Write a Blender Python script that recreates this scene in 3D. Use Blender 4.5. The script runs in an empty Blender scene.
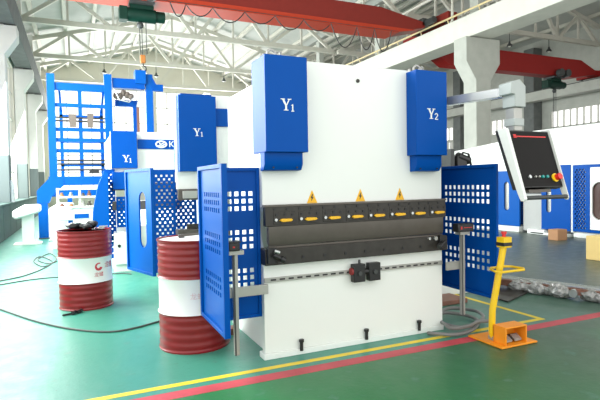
import bpy, bmesh, math, random
from mathutils import Vector, Matrix
random.seed(7)
S = bpy.context.scene
PI = math.pi

# ------------------------------------------------------------------ camera
H, F_PX = 1.37, 496.0
def _n(v): return Vector(v).normalized()
Xc = _n((1100, 37, -F_PX)); Yc = Vector((-224, 13, -F_PX)); Yc = (Yc - Xc * Xc.dot(Yc)).normalized(); Zc = Xc.cross(Yc)
cam = bpy.data.cameras.new('camera'); co = bpy.data.objects.new('camera', cam); S.collection.objects.link(co)
m = Matrix(((Xc.x, Xc.y, Xc.z, 0), (Yc.x, Yc.y, Yc.z, 0), (Zc.x, Zc.y, Zc.z, H), (0, 0, 0, 1)))
co.matrix_world = m
cam.sensor_width = 36; cam.lens = 36 * F_PX / 600; cam.clip_end = 300
S.camera = co

# ------------------------------------------------------------------ world, lights, exposure
w = bpy.data.worlds.new('sky'); S.world = w; w.use_nodes = True
bg = w.node_tree.nodes['Background']; bg.inputs[0].default_value = (1.0, 1.0, .975, 1); bg.inputs[1].default_value = 1.6
S.view_settings.view_transform = 'Standard'; S.view_settings.look = 'None'
S.view_settings.gamma = 1; S.view_settings.use_curve_mapping = False
S.view_settings.exposure = 0.32
S.cycles.use_denoising = True
def area(name, loc, rot, sx, sy, e, col=(1, 1, 1)):
    l = bpy.data.lights.new(name, 'AREA'); l.shape = 'RECTANGLE'; l.size = sx; l.size_y = sy; l.energy = e; l.color = col
    o = bpy.data.objects.new(name, l); S.collection.objects.link(o); o.location = loc; o.rotation_euler = rot
    return o
area('window_light_left', (-2.14, 16, 3.55), (0, -PI / 2 + .35, 0), 5.0, 22, 3400, (.94, 1, .99))
area('window_light_back', (5, 37.5, 5), (-PI / 2, 0, 0), 13, 6, 2500)

# ------------------------------------------------------------------ materials
def mat(name, col, rough=.5, metal=0, var=.06, scale=6, bump=0, emis=None, spec=.5):
    M = bpy.data.materials.new(name); M.use_nodes = True
    nt = M.node_tree; b = nt.nodes['Principled BSDF']
    tc = nt.nodes.new('ShaderNodeTexCoord')
    no = nt.nodes.new('ShaderNodeTexNoise'); no.inputs['Scale'].default_value = scale; no.inputs['Detail'].default_value = 4
    nt.links.new(tc.outputs['Object'], no.inputs['Vector'])
    mx = nt.nodes.new('ShaderNodeMix'); mx.data_type = 'RGBA'
    mx.inputs[6].default_value = (*[max(0, c * (1 - var)) for c in col], 1)
    mx.inputs[7].default_value = (*[min(1, c * (1 + var)) for c in col], 1)
    nt.links.new(no.outputs['Fac'], mx.inputs[0]); nt.links.new(mx.outputs[2], b.inputs['Base Color'])
    b.inputs['Roughness'].default_value = rough; b.inputs['Metallic'].default_value = metal
    b.inputs['Specular IOR Level'].default_value = spec
    if bump:
        bp = nt.nodes.new('ShaderNodeBump'); bp.inputs['Strength'].default_value = bump; bp.inputs['Distance'].default_value = .01
        nt.links.new(no.outputs['Fac'], bp.inputs['Height']); nt.links.new(bp.outputs[0], b.inputs['Normal'])
    if emis: b.inputs['Emission Color'].default_value = (*emis, 1); b.inputs['Emission Strength'].default_value = 1
    return M
BLUE = mat('blue_paint', (.0, .070, .35), .36, var=.04, spec=.10)
LBLUE = mat('bright_blue_paint', (.0, .088, .39), .36, var=.04, spec=.12)
WHITE = mat('white_enamel', (.80, .83, .80), .42, var=.01)
OFFW = mat('off_white_paint', (.78, .78, .72), .6, var=.05)
STEEL = mat('dark_tool_steel', (.040, .037, .033), .38, .2, var=.4, scale=14, spec=.35)
STEEL2 = mat('ground_steel', (.10, .088, .076), .35, .35, var=.2, scale=9)
ALU = mat('aluminium', (.40, .40, .375), .4, .5, var=.1)
CHROME = mat('bright_aluminium', (.5, .52, .52), .25, .7)
GREYW = mat('pale_grey_enamel', (.40, .44, .43), .4)
BLACK = mat('black_plastic', (.012, .012, .013), .4)
SCREEN = mat('screen_face', (.014, .013, .013), .5, var=.05, spec=.1)
YEL = mat('yellow_paint', (.85, .46, .012), .42)
YELB = mat('bright_yellow_paint', (.86, .55, .006), .42)
ORG = mat('orange_paint', (.88, .30, .012), .45)
REDP = mat('red_plastic', (.7, .02, .02), .35)
TEALL = mat('teal_led', (.01, .3, .28), .3)
DRED = mat('drum_red_paint', (.22, .006, .009), .30, var=.2, scale=4)
DWHT = mat('drum_white_paint', (.80, .80, .78), .38, var=.04)
CRANE_LIT = mat('crane_red_lit', (.46, .038, .012), .5, var=.08, spec=.3)  # crane red with light bounced off the floor mixed into the colour
CRANE = mat('crane_red_paint', (.21, .018, .012), .5, var=.1, spec=.3)
CRANE2 = mat('crane_dark_red_paint', (.27, .012, .010), .55, var=.1, spec=.3)
GREENH = mat('hoist_green_paint', (.002, .028, .018), .5, var=.3, spec=.25)
HOOK = mat('worn_orange_paint', (.42, .15, .03), .6)
CONC = mat('pale_concrete', (.42, .43, .39), .8, var=.16, scale=3, bump=.2)
CONCD = mat('grey_concrete', (.15, .16, .155), .95, var=.3, scale=3, bump=.2, spec=.1)
CONW = mat('whitewashed_concrete', (.60, .60, .54), .8, var=.10, scale=3)
ROOF = mat('roof_panel', (.46, .47, .44), .85, var=.12, scale=2)
TRUSS = mat('truss_paint', (.58, .56, .49), .7, var=.08)
WALL = mat('wall_plaster', (.60, .58, .50), .85, var=.08, scale=1)
FRAMEW = mat('window_frame_paint', (.55, .55, .5), .6)
DARKG = mat('dark_grey_metal', (.05, .055, .055), .5)
RUBBER = mat('cable_rubber', (.03, .03, .03), .55)
CABG = mat('grey_cable', (.17, .17, .165), .4)
CARD = mat('cardboard', (.42, .22, .11), .8)
CREAM = mat('cream_box_paint', (.8, .58, .22), .6)
LYEL = mat('yellow_floor_paint', (.78, .58, .03), .5, var=.25, scale=5)
LRED = mat('red_floor_paint', (.52, .06, .08), .5, var=.35, scale=5)
WRAP = mat('crinkled_plastic_wrap', (.36, .36, .35), .2, .3, var=.9, scale=22, bump=1)
RUST = mat('rusty_steel', (.22, .10, .07), .5, .3, var=.4)
BRN = mat('grey_brown_steel', (.12, .095, .08), .6)
GRG = mat('grey_green_panel', (.035, .085, .07), .95, var=.25, scale=1.5)

# column: whitewash over a grey painted foot
def zsplit_mat(name, lo, hi, z):
    M = mat(name, hi, .95, var=.08, scale=3, spec=.1); nt = M.node_tree; b = nt.nodes['Principled BSDF']
    src = b.inputs['Base Color'].links[0].from_socket
    g = nt.nodes.new('ShaderNodeNewGeometry'); sp = nt.nodes.new('ShaderNodeSeparateXYZ'); nt.links.new(g.outputs['Position'], sp.inputs[0])
    c = nt.nodes.new('ShaderNodeMath'); c.operation = 'LESS_THAN'; c.inputs[1].default_value = z; nt.links.new(sp.outputs['Z'], c.inputs[0])
    mx = nt.nodes.new('ShaderNodeMix'); mx.data_type = 'RGBA'; nt.links.new(c.outputs[0], mx.inputs[0]); nt.links.new(src, mx.inputs[6]); mx.inputs[7].default_value = (*lo, 1)
    nt.links.new(mx.outputs[2], b.inputs['Base Color']); return M
COLM = zsplit_mat('column_paint', (.15, .18, .175), (.70, .70, .66), 2.35)

def floor_mat():
    M = bpy.data.materials.new('painted_floor'); M.use_nodes = True; nt = M.node_tree; b = nt.nodes['Principled BSDF']; L = nt.links.new
    g = nt.nodes.new('ShaderNodeNewGeometry'); sp = nt.nodes.new('ShaderNodeSeparateXYZ'); L(g.outputs['Position'], sp.inputs[0])
    def mr(sock, a, bb):
        r = nt.nodes.new('ShaderNodeMapRange'); r.inputs[1].default_value = a; r.inputs[2].default_value = bb; L(sock, r.inputs[0]); return r.outputs[0]
    def mix(f, a, c):
        x = nt.nodes.new('ShaderNodeMix'); x.data_type = 'RGBA'
        if hasattr(f, 'node'): L(f, x.inputs[0])
        else: x.inputs[0].default_value = f
        for s, i in ((a, 6), (c, 7)):
            if hasattr(s, 'node'): L(s, x.inputs[i])
            else: x.inputs[i].default_value = (*s, 1)
        return x.outputs[2]
    def noise(sc, det=5):
        n = nt.nodes.new('ShaderNodeTexNoise'); n.inputs['Scale'].default_value = sc; n.inputs['Detail'].default_value = det; L(g.outputs['Position'], n.inputs['Vector']); return n.outputs['Fac']
    teal = (.045, .25, .18); green = (.016, .165, .05); grey = (.07, .095, .075)
    n1 = noise(.9); n2 = noise(7); n3 = noise(28, 8)
    # bare aisle paint is worn grey towards the right-hand bay and in the aisle beyond the press
    worn = mr(sp.outputs['X'], 2.5, 5.5)
    c1 = mix(worn, teal, grey)
    worn2 = mr(sp.outputs['X'], 1.6, 3.8)
    wn = nt.nodes.new('ShaderNodeMath'); wn.operation = 'MULTIPLY'; L(worn2, wn.inputs[0]); L(mr(n1, .15, .45), wn.inputs[1])
    c2 = mix(wn.outputs[0], green, (.055, .105, .06))
    side = mr(sp.outputs['Y'], 3.25, 3.26)
    c = mix(side, c2, c1)
    c = mix(mr(n2, .62, .80), c, (.10, .22, .17))
    dk = mix(mr(n3, .62, .70), c, (.05, .12, .09))
    c = mix(.35, c, dk)
    L(c, b.inputs['Base Color'])
    L(mr(n2, -.6, 1.6), b.inputs['Roughness']); 
    r = nt.nodes.new('ShaderNodeMapRange'); r.inputs[3].default_value = .28; r.inputs[4].default_value = .5; L(n2, r.inputs[0]); L(r.outputs[0], b.inputs['Roughness'])
    bp = nt.nodes.new('ShaderNodeBump'); bp.inputs['Strength'].default_value = .12; bp.inputs['Distance'].default_value = .01; L(n3, bp.inputs['Height']); L(bp.outputs[0], b.inputs['Normal'])
    return M
FLOOR = floor_mat()

# ------------------------------------------------------------------ builders
class MB:
    def __init__(s): s.bm = bmesh.new()
    def _face(s, vs, mi=0):
        try: f = s.bm.faces.new(vs); f.material_index = mi; return f
        except ValueError: return None
    def box(s, x0, x1, y0, y1, z0, z1, mi=0):
        if x1 < x0: x0, x1 = x1, x0
        if y1 < y0: y0, y1 = y1, y0
        if z1 < z0: z0, z1 = z1, z0
        v = [s.bm.verts.new(p) for p in ((x0,y0,z0),(x1,y0,z0),(x1,y1,z0),(x0,y1,z0),(x0,y0,z1),(x1,y0,z1),(x1,y1,z1),(x0,y1,z1))]
        for q in ((0,3,2,1),(4,5,6,7),(0,1,5,4),(1,2,6,5),(2,3,7,6),(3,0,4,7)): s._face([v[i] for i in q], mi)
        return s
    def cyl(s, p, q, r, r2=None, seg=16, mi=0):
        p = Vector(p); q = Vector(q); r2 = r if r2 is None else r2; d = (q - p)
        a = d.to_track_quat('Z', 'Y').to_matrix(); u = a.col[0]; v = a.col[1]
        A = []; B = []
        for i in range(seg):
            t = 2 * PI * i / seg; e = u * math.cos(t) + v * math.sin(t)
            A.append(s.bm.verts.new(p + e * r)); B.append(s.bm.verts.new(q + e * r2))
        for i in range(seg):
            j = (i + 1) % seg; s._face([A[i], A[j], B[j], B[i]], mi)
        s._face(A[::-1], mi); s._face(B, mi); return s
    def bar(s, p, q, wd, ht, mi=0):
        p = Vector(p); q = Vector(q); d = (q - p).normalized()
        up = Vector((0, 0, 1)) if abs(d.z) < .95 else Vector((0, 1, 0))
        sd = d.cross(up).normalized() * wd / 2; u = sd.cross(d).normalized() * ht / 2
        A = [s.bm.verts.new(p + a * sd + b * u) for a, b in ((-1,-1),(1,-1),(1,1),(-1,1))]
        B = [s.bm.verts.new(q + a * sd + b * u) for a, b in ((-1,-1),(1,-1),(1,1),(-1,1))]
        for i in range(4): j = (i + 1) % 4; s._face([A[i], A[j], B[j], B[i]], mi)
        s._face(A[::-1], mi); s._face(B, mi); return s
    def tube(s, pts, r, seg=8, closed=False, mi=0):
        P = [Vector(p) for p in pts]; n = len(P); rings = []; u = None
        for i in range(n):
            a = P[(i - 1) % n] if (i > 0 or closed) else P[0]; b = P[(i + 1) % n] if (i < n - 1 or closed) else P[-1]
            d = (b - a).normalized()
            if u is None: u = d.orthogonal().normalized()
            else: u = (u - d * u.dot(d)).normalized()
            v = d.cross(u)
            rings.append([s.bm.verts.new(P[i] + (u * math.cos(2*PI*k/seg) + v * math.sin(2*PI*k/seg)) * r) for k in range(seg)])
        for i in range(n if closed else n - 1):
            A = rings[i]; B = rings[(i + 1) % n]
            for k in range(seg): j = (k + 1) % seg; s._face([A[k], A[j], B[j], B[k]], mi)
        if not closed: s._face(rings[0][::-1], mi); s._face(rings[-1], mi)
        return s
    def prism(s, pts, ax, a, b, mi=0):
        def P(u, v, t): return {'x': (t, u, v), 'y': (u, t, v), 'z': (u, v, t)}[ax]
        A = [s.bm.verts.new(P(u, v, a)) for u, v in pts]; B = [s.bm.verts.new(P(u, v, b)) for u, v in pts]; n = len(pts)
        for i in range(n): j = (i + 1) % n; s._face([A[i], A[j], B[j], B[i]], mi)
        s._face(A[::-1], mi); s._face(B, mi); return s
    def lathe(s, prof, c=(0, 0, 0), seg=48, mis=None):
        c = Vector(c); rings = []
        for r, z in prof: rings.append([s.bm.verts.new(c + Vector((r * math.cos(2*PI*k/seg), r * math.sin(2*PI*k/seg), z))) for k in range(seg)])
        for i in range(len(prof) - 1):
            for k in range(seg): j = (k + 1) % seg; s._face([rings[i][k], rings[i][j], rings[i+1][j], rings[i+1][k]], mis[i] if mis else 0)
        s._face(rings[0][::-1], mis[0] if mis else 0); s._face(rings[-1], mis[-1] if mis else 0); return s
    def ball(s, c, r, sc=(1, 1, 1), sub=2):
        ret = bmesh.ops.create_icosphere(s.bm, subdivisions=sub, radius=r)
        for v in ret['verts']: v.co = Vector((v.co.x * sc[0], v.co.y * sc[1], v.co.z * sc[2])) + Vector(c)
        return s
    def rows(s, ax, p0, p1, u0, u1, v0, v1, holes):
        # flat panel of thickness p0..p1 with rectangular openings; holes = [(va, vb, [(ua, ub), ...]), ...]
        def B(ua, ub, va, vb):
            if ub - ua < 1e-5 or vb - va < 1e-5: return
            if ax == 'x': s.box(p0, p1, ua, ub, va, vb)
            else: s.box(ua, ub, p0, p1, va, vb)
        v = v0
        for va, vb, hs in sorted(holes):
            B(u0, u1, v, va); u = u0
            for ua, ub in sorted(hs): B(u, ua, va, vb); u = ub
            B(u, u1, va, vb); v = vb
        B(u0, u1, v, v1); return s
    def xf(s, M): bmesh.ops.transform(s.bm, matrix=M, verts=s.bm.verts[:]); return s
    def jitter(s, a):
        for v in s.bm.verts: v.co += Vector((random.uniform(-a, a), random.uniform(-a, a), random.uniform(-a, a)))
        return s
    def build(s, name, mats, parent=None, bevel=0, world=False, smooth=True, sharp=35):
        me = bpy.data.meshes.new(name)
        bmesh.ops.recalc_face_normals(s.bm, faces=s.bm.faces[:])
        o = bpy.data.objects.new(name, me)
        if parent is None:
            vs = [v.co for v in s.bm.verts]
            c = Vector(((min(v.x for v in vs) + max(v.x for v in vs)) / 2, (min(v.y for v in vs) + max(v.y for v in vs)) / 2, min(v.z for v in vs)))
            for v in s.bm.verts: v.co -= c
            o.location = c
        elif world:
            r = parent
            while r.parent: r = r.parent
            for v in s.bm.verts: v.co -= r.location
        s.bm.to_mesh(me); s.bm.free()
        for mm in (mats if isinstance(mats, (list, tuple)) else [mats]): me.materials.append(mm)
        if smooth:
            me.polygons.foreach_set('use_smooth', [True] * len(me.polygons)); me.set_sharp_from_angle(angle=math.radians(sharp))
        S.collection.objects.link(o)
        if parent: o.parent = parent
        if bevel:
            bv = o.modifiers.new('bevel', 'BEVEL'); bv.width = bevel; bv.segments = 2; bv.limit_method = 'ANGLE'; bv.angle_limit = math.radians(40)
        return o
def tag(o, label, cat, group=None, kind=None):
    o['label'] = label; o['category'] = cat
    if group: o['group'] = group
    if kind: o['kind'] = kind
    return o
def thing(name, label, cat, loc=(0, 0, 0), rz=0, group=None):
    o = bpy.data.objects.new(name, None); S.collection.objects.link(o); o.location = loc; o.rotation_euler = (0, 0, rz); o.empty_display_size = .1
    return tag(o, label, cat, group)
def struct(o): o['kind'] = 'structure'; return o
def copy_tree(o, parent=None):
    c = o.copy(); S.collection.objects.link(c); c.parent = parent
    for ch in [x for x in S.objects if x.parent == o]: copy_tree(ch, c)
    return c
def glyph(body, size, font_serif=False):
    # outline of lettering as (mesh verts, faces) in the x/z plane, centred
    cu = bpy.data.curves.new('lettering', 'FONT'); cu.body = body; cu.size = size; cu.align_x = 'CENTER'; cu.align_y = 'CENTER'
    o = bpy.data.objects.new('lettering', cu); S.collection.objects.link(o)
    dg = bpy.context.evaluated_depsgraph_get(); me = bpy.data.meshes.new_from_object(o.evaluated_get(dg))
    vs = [tuple(v.co) for v in me.vertices]; fs = [tuple(p.vertices) for p in me.polygons]
    bpy.data.objects.remove(o); bpy.data.curves.remove(cu); bpy.data.meshes.remove(me)
    return vs, fs

def perf_grid(u_start, n, pitch, hole, z_rows):
    return [(z - hole / 2, z + hole / 2, [(u_start + i * pitch - hole / 2, u_start + i * pitch + hole / 2) for i in range(n)]) for z in z_rows]
def perf_stagger(u0, u1, v0, v1, pitch, hole):
    out = []; v = v0 + pitch / 2; k = 0
    while v + hole / 2 < v1 - .01:
        us = []; u = u0 + pitch * (.6 + .5 * (k % 2))
        while u + hole / 2 < u1 - .01: us.append((u - hole / 2, u + hole / 2)); u += pitch
        out.append((v - hole / 2, v + hole / 2, us)); v += pitch * .7; k += 1
    return out
def slot(uc, r, v0, v1, n=7):
    out = []
    for k in range(n):
        a0 = k / n; a1 = (k + 1) / n; hw = r * math.sqrt(max(0, 1 - (1 - (a0 + a1) / 2) ** 2))
        out.append((v0 + r * a0, v0 + r * a1, [(uc - hw, uc + hw)])); out.append((v1 - r * a1, v1 - r * a0, [(uc - hw, uc + hw)]))
    out.append((v0 + r, v1 - r, [(uc - r, uc + r)])); return out
def lip(mb, ax, p0, p1, u0, u1, v0, v1, w=.03):
    for ua, ub, va, vb in ((u0, u0 + w, v0, v1), (u1 - w, u1, v0, v1), (u0 + w, u1 - w, v0, v0 + w), (u0 + w, u1 - w, v1 - w, v1)):
        if ax == 'x': mb.box(p0, p1, ua, ub, va, vb)
        else: mb.box(ua, ub, p0, p1, va, vb)
    return mb

def serif_Y(mb, x, z, h, y0, y1):
    # capital Y with slab serifs, height h, lower left corner at x, z
    W = h * .95; c = x + W * .5; t = h * .17
    mb.prism([(c - t/2, z), (c + t/2, z), (c + t/2, z + .48*h), (c - t/2, z + .48*h)], 'y', y0, y1)
    mb.prism([(c - t/2, z + .42*h), (c + t*.45, z + .46*h), (x + .30*W, z + h), (x + .08*W, z + h)], 'y', y0 - .0004, y1)
    mb.prism([(c - t*.1, z + .40*h), (c + t/2, z + .42*h), (x + .90*W, z + h), (x + .78*W, z + h)], 'y', y0 - .0008, y1)
    mb.box(c - .22*W, c + .22*W, y0 - .0012, y1, z, z + .07*h)
    mb.box(x - .02*W, x + .40*W, y0 - .0012, y1, z + .93*h, z + h)
    mb.box(x + .66*W, x + 1.02*W, y0 - .0012, y1, z + .93*h, z + h)
def digit(mb, ch, x, z, h, y0, y1):
    if ch == '1':
        mb.box(x + .2*h, x + .36*h, y0, y1, z, z + h); mb.box(x + .06*h, x + .5*h, y0 - .0004, y1, z, z + .1*h)
        mb.prism([(x + .05*h, z + .78*h), (x + .05*h, z + .86*h), (x + .28*h, z + h), (x + .28*h, z + .84*h)], 'y', y0 - .0008, y1)
    else:
        t = .14*h; r = .25*h; cx, cz = x + .28*h, z + .72*h
        pts = [(cx + r*math.cos(a), cz + r*math.sin(a)) for a in [math.radians(170 - 22*i) for i in range(11)]] + [(x + .08*h, z + .12*h)]
        for i in range(len(pts) - 1):
            a = Vector((pts[i][0], pts[i][1])); b = Vector((pts[i+1][0], pts[i+1][1])); d = (b - a).normalized(); nn = Vector((-d.y, d.x)) * t / 2; a = a - d*t*.2; b = b + d*t*.2
            mb.prism([tuple(a - nn), tuple(b - nn), tuple(b + nn), tuple(a + nn)], 'y', y0 - .0003 * (i % 2), y1)
        mb.box(x + .02*h, x + .6*h, y0 - .0012, y1, z, z + .13*h)

# ================================================================== THE HALL
struct(MB().box(-2.2, 26, -3, 42, -.2, 0).build('floor', FLOOR))
# floor markings
tag(MB().box(-1.2, 4.13, 3.39, 3.445, 0, .0015).build('floor_line', LYEL), 'long thin yellow stripe painted on the floor in front of the large press', 'floor marking')
tag(MB().box(4.075, 4.13, 3.445, 5.3, 0, .0015).build('floor_line', LYEL), 'yellow floor stripe running back from the corner near the foot pedal', 'floor marking')
tag(MB().box(-1.2, 9, 3.20, 3.315, 0, .0012).build('floor_line', LRED), 'wide worn red stripe painted on the floor in front of the presses', 'floor marking')

# side and end walls with real openings onto the sky
def wall_x(name, x0, x1, y0, y1, z0, z1, wins, m=WALL):
    zs = sorted({(a, b) for _, _, a, b in wins}); holes = []
    for a, b in zs: holes.append((a, b, [(q[0], q[1]) for q in wins if (q[2], q[3]) == (a, b)]))
    return struct(MB().rows('x', x0, x1, y0, y1, z0, z1, holes).build(name, m))
LY = [11.2, 17.2, 23.2, 29.2, 35.2]
wl = [(y + .33, y + 5.67, .96, 6.15) for y in (5.2, 11.2, 17.2, 23.2, 29.2)]
wall_x('wall_left', -2.35, -2.15, 5, 38.2, 0, 8.9, wl)
for i, q in enumerate(wl):
    mb = MB()
    for k in range(7): yy = q[0] + (q[1] - q[0]) * k / 6; mb.box(-2.30, -2.26, yy - .02, yy + .02, q[2], q[3])
    for k in range(6): zz = q[2] + (q[3] - q[2]) * k / 5; mb.box(-2.30, -2.22, q[0], q[1], zz - .025, zz + .025)
    struct(mb.build('window_%d' % (i + 1), FRAMEW))
bw = [(-1.2, 5.0, 1.2, 8.3), (5.6, 11.8, 1.2, 8.3)]
mb = MB().rows('y', 38, 38.2, -2.2, 12.6, 0, 11.6, [(1.2, 8.3, [(a, b) for a, b, _, _ in bw])]); struct(mb.build('wall_back', WALL))
for i, (a, b, z0, z1) in enumerate(bw):
    mb = MB()
    for k in range(9): xx = a + (b - a) * k / 8; mb.box(xx - .03, xx + .03, 38.05, 38.12, z0, z1)
    for k in range(7): zz = z0 + (z1 - z0) * k / 6; mb.box(a, b, 38.05, 38.12, zz - .03, zz + .03)
    struct(mb.build('window_%d' % (i + 6), FRAMEW))
struct(MB().rows('y', 38, 38.2, 12.7, 26, 0, 11.6, [(2.0, 6, [(14, 24)])]).build('wall_back_right', WALL))
wr = [(a, b, 4.25, 5.18) for a, b in ((3.9, 7.8), (10, 13.8), (16.9, 20.1), (22.4, 25.9), (28.2, 32))] + [(y + .7, y + 5.3, 1.5, 3.3) for y in (3, 9, 15, 21, 27)]
wall_x('wall_right', 24.9, 25.1, -3, 38, 0, 9.5, wr, CONC)
for i, q in enumerate(wr):
    mb = MB()
    for k in range(9): yy = q[0] + (q[1] - q[0]) * k / 8; mb.box(24.95, 25.03, yy - .04, yy + .04, q[2], q[3])
    mb.box(24.95, 25.03, q[0], q[1], q[2], q[2] + .05)
    struct(mb.build('window_%d' % (i + 8), FRAMEW))
# low boarding along the left wall
mb = MB()
for k in range(16):
    y = 9 + k * 1.5; mb.box(-2.13, -1.75, y + .02, y + 1.48, 0, .9)
mb.box(-2.14, -1.72, 9, 33, .9, .95)
tag(mb.build('wall_cabinet_run', GRG, bevel=.01), 'long low grey-green boarding along the foot of the left wall', 'cabinet')

# roof: two gabled bays with purlins
def zr(x):
    if x < 12.6: return 9.3 + (1 - abs(x - 5.4) / 7.4) * 2.0
    return 9.3 + (1 - abs(x - 18.8) / 6.4) * 1.8
for nm, xs in (('ceiling', (-2.35, 5.4, 12.6)), ('ceiling_right', (12.6, 18.8, 25.2))):
    mb = MB()
    for a, b in zip(xs[:-1], xs[1:]):
        za, zb = zr(a + 1e-4), zr(b - 1e-4)
        mb.prism([(a, za), (b, zb), (b, zb + .12), (a, za + .12)], 'y', -3, 38.3)
    struct(mb.build(nm, ROOF, smooth=False))
n = 0
for k in range(20):
    x = -1.6 + k * 1.35
    if abs(x - 12.6) < .3: continue
    n += 1
    struct(MB().box(x - .08, x + .08, -3, 38, zr(x) - .2, zr(x) - .02).build('trim_%d' % n, TRUSS))

# trusses
def truss(y, x0, x1, label):
    t = thing('roof_truss', label, 'truss', (x0, y, 8.2), group='steel roof trusses')
    MB().box(x0, x1, y - .09, y + .09, 8.13, 8.34).build('bottom_chord', TRUSS, t, world=True)
    N = 8; xs = [x0 + (x1 - x0) * i / N for i in range(N + 1)]; mid = xs[N // 2]
    mb = MB()
    mb.bar((x0, y, zr(x0 + .02) - .3), (mid, y, zr(mid) - .3), .18, .2); mb.bar((mid, y, zr(mid) - .3), (x1, y, zr(x1 - .02) - .3), .18, .2)
    mb.build('top_chord', TRUSS, t, world=True)
    mb = MB()
    for i in range(N):
        a, b = xs[i], xs[i + 1]
        if i % 2 == 0: mb.bar((a, y, 8.2), (b, y, zr(b) - .3), .13, .15)
        else: mb.bar((a, y, zr(a) - .3), (b, y, 8.2), .13, .15)
        if 0 < i: mb.bar((a, y, 8.2), (a, y, zr(a) - .3), .09, .09)
    mb.build('web_bracing', TRUSS, t, world=True)
    return t
for y, w1, w2 in ((11.2, 'nearest, over the main bay', 'nearest, over the right bay'), (17.2, 'second from the front in the main bay', 'over the right-hand red crane'), (23.2, 'third from the front in the main bay', 'third from the front in the right bay'), (29.2, 'fourth from the front in the main bay', 'fourth from the front in the right bay'), (35.2, 'in the main bay, farthest, by the back wall', 'in the right bay, farthest, by the back wall')):
    truss(y, -1.9, 12.5, 'pale steel roof truss, ' + w1)
    truss(y, 12.8, 24.8, 'grey steel roof truss, ' + w2)

# columns
cn = ['nearest', 'second', 'third', 'fourth', 'fifth']
tag(MB().box(-1.78, -1.70, 17.0, 17.35, .95, 1.6).box(-1.70, -1.695, 17.03, 17.32, 1.0, 1.55).build('switch_box', GREYW, bevel=.01), 'white electrical switch box fixed low on the first whitewashed wall column', 'switch box')
for i, y in enumerate(LY):
    mb = MB().box(-2.14, -1.78, y - .3, y + .3, 0, 6.15)
    mb.prism([(-2.1, 6.15), (-1.45, 6.15), (-1.45, 5.8), (-1.78, 5.3), (-2.1, 5.3)], 'y', y - .32, y + .32)
    mb.box(-2.13, -1.8, y - .2, y + .2, 6.15, 9.2)
    tag(mb.build('wall_column', COLM, bevel=.01), 'whitewashed concrete column with grey foot on the left wall, %s from the viewer' % cn[i], 'column', 'columns along the left wall')
rc = {7.2: 'out at the right edge of the view', 13.2: 'right behind the silver console arm', 19.2: 'standing next beyond the one behind the console arm', 25.2: 'fourth along the middle of the hall', 31.2: 'farthest along the middle of the hall'}
for y in (7.2, 13.2, 19.2, 25.2, 31.2):
    mb = MB().prism([(12.42, 0), (13.08, 0), (13.08, 4.75), (13.5, 5.35), (13.5, 6.17), (12.0, 6.17), (12.0, 5.35), (12.42, 4.75)], 'y', y - .3, y + .3)
    mb.box(12.62, 12.9, y - .2, y + .2, 6.9, 9.3)
    tag(mb.build('bay_column', CONC, bevel=.015), 'pale concrete crane column with flared head, ' + rc[y], 'column', 'columns between the two bays')
wc = {9: 'nearest', 15: 'second', 21: 'third', 27: 'fourth', 33: 'fifth'}
for y in (9, 15, 21, 27, 33):
    tag(MB().box(24.2, 24.88, y - .35, y + .35, 0, 8.9).build('outer_column', CONCD, bevel=.015), 'grey column on the far right window wall, %s from the front' % wc[y], 'column', 'columns on the far right wall')

# crane runways
def girder(x0, x1, y0, y1, z0, z1, label, m):
    t = thing('runway_girder', label, 'girder', ((x0 + x1) / 2, y0, z0))
    xm = (x0 + x1) / 2; wb = (x1 - x0) * .32
    MB().prism([(x0 + .03, z0), (x1 - .03, z0), (x1 - .03, z0 + .1), (x1, z1 - .15), (x1, z1), (x0, z1), (x0, z1 - .15), (x0 + .03, z0 + .1)], 'y', y0, y1).build('beam', m, t, world=True, bevel=.01)
    MB().box(xm - .04, xm + .04, y0, y1, z1, z1 + .1).build('rail', DARKG, t, world=True)
    return t
girder(-2.1, -1.46, 6, 37.8, 6.2, 6.95, 'concrete crane girder running along the top of the left wall', CONCD)
g1 = girder(12.2, 13.2, 5.2, 37.8, 6.2, 6.92, 'wide concrete crane girder running diagonally over the column heads', CONW)
girder(23.5, 24.15, 3, 37.8, 5.72, 6.22, 'far crane girder along the right window wall', CONC)
mb = MB(); mb.tube([(12.16, 6, 7.06), (12.16, 37, 7.06)], .035, 8)
for k in range(20): mb.cyl((12.22, 6.5 + k * 1.5, 6.9), (12.16, 6.5 + k * 1.5, 7.06), .02, seg=6)
tag(mb.build('conduit_pipe', mat('cream_pipe_paint', (.62, .50, .26), .5)), 'thin cream pipe running along the edge of the wide girder', 'pipe')
mb = MB(); mb.tube([(12.3, 14.0, 6.97), (12.3, 13.9, 6.97), (12.3, 13.9, 7.9), (12.3, 14.9, 8.13), (12.3, 17.2, 8.13)], .05, 8)
tag(mb.build('bent_pipe', TRUSS), 'white bent pipe rising above the girder beside the crane end', 'pipe')

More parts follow.
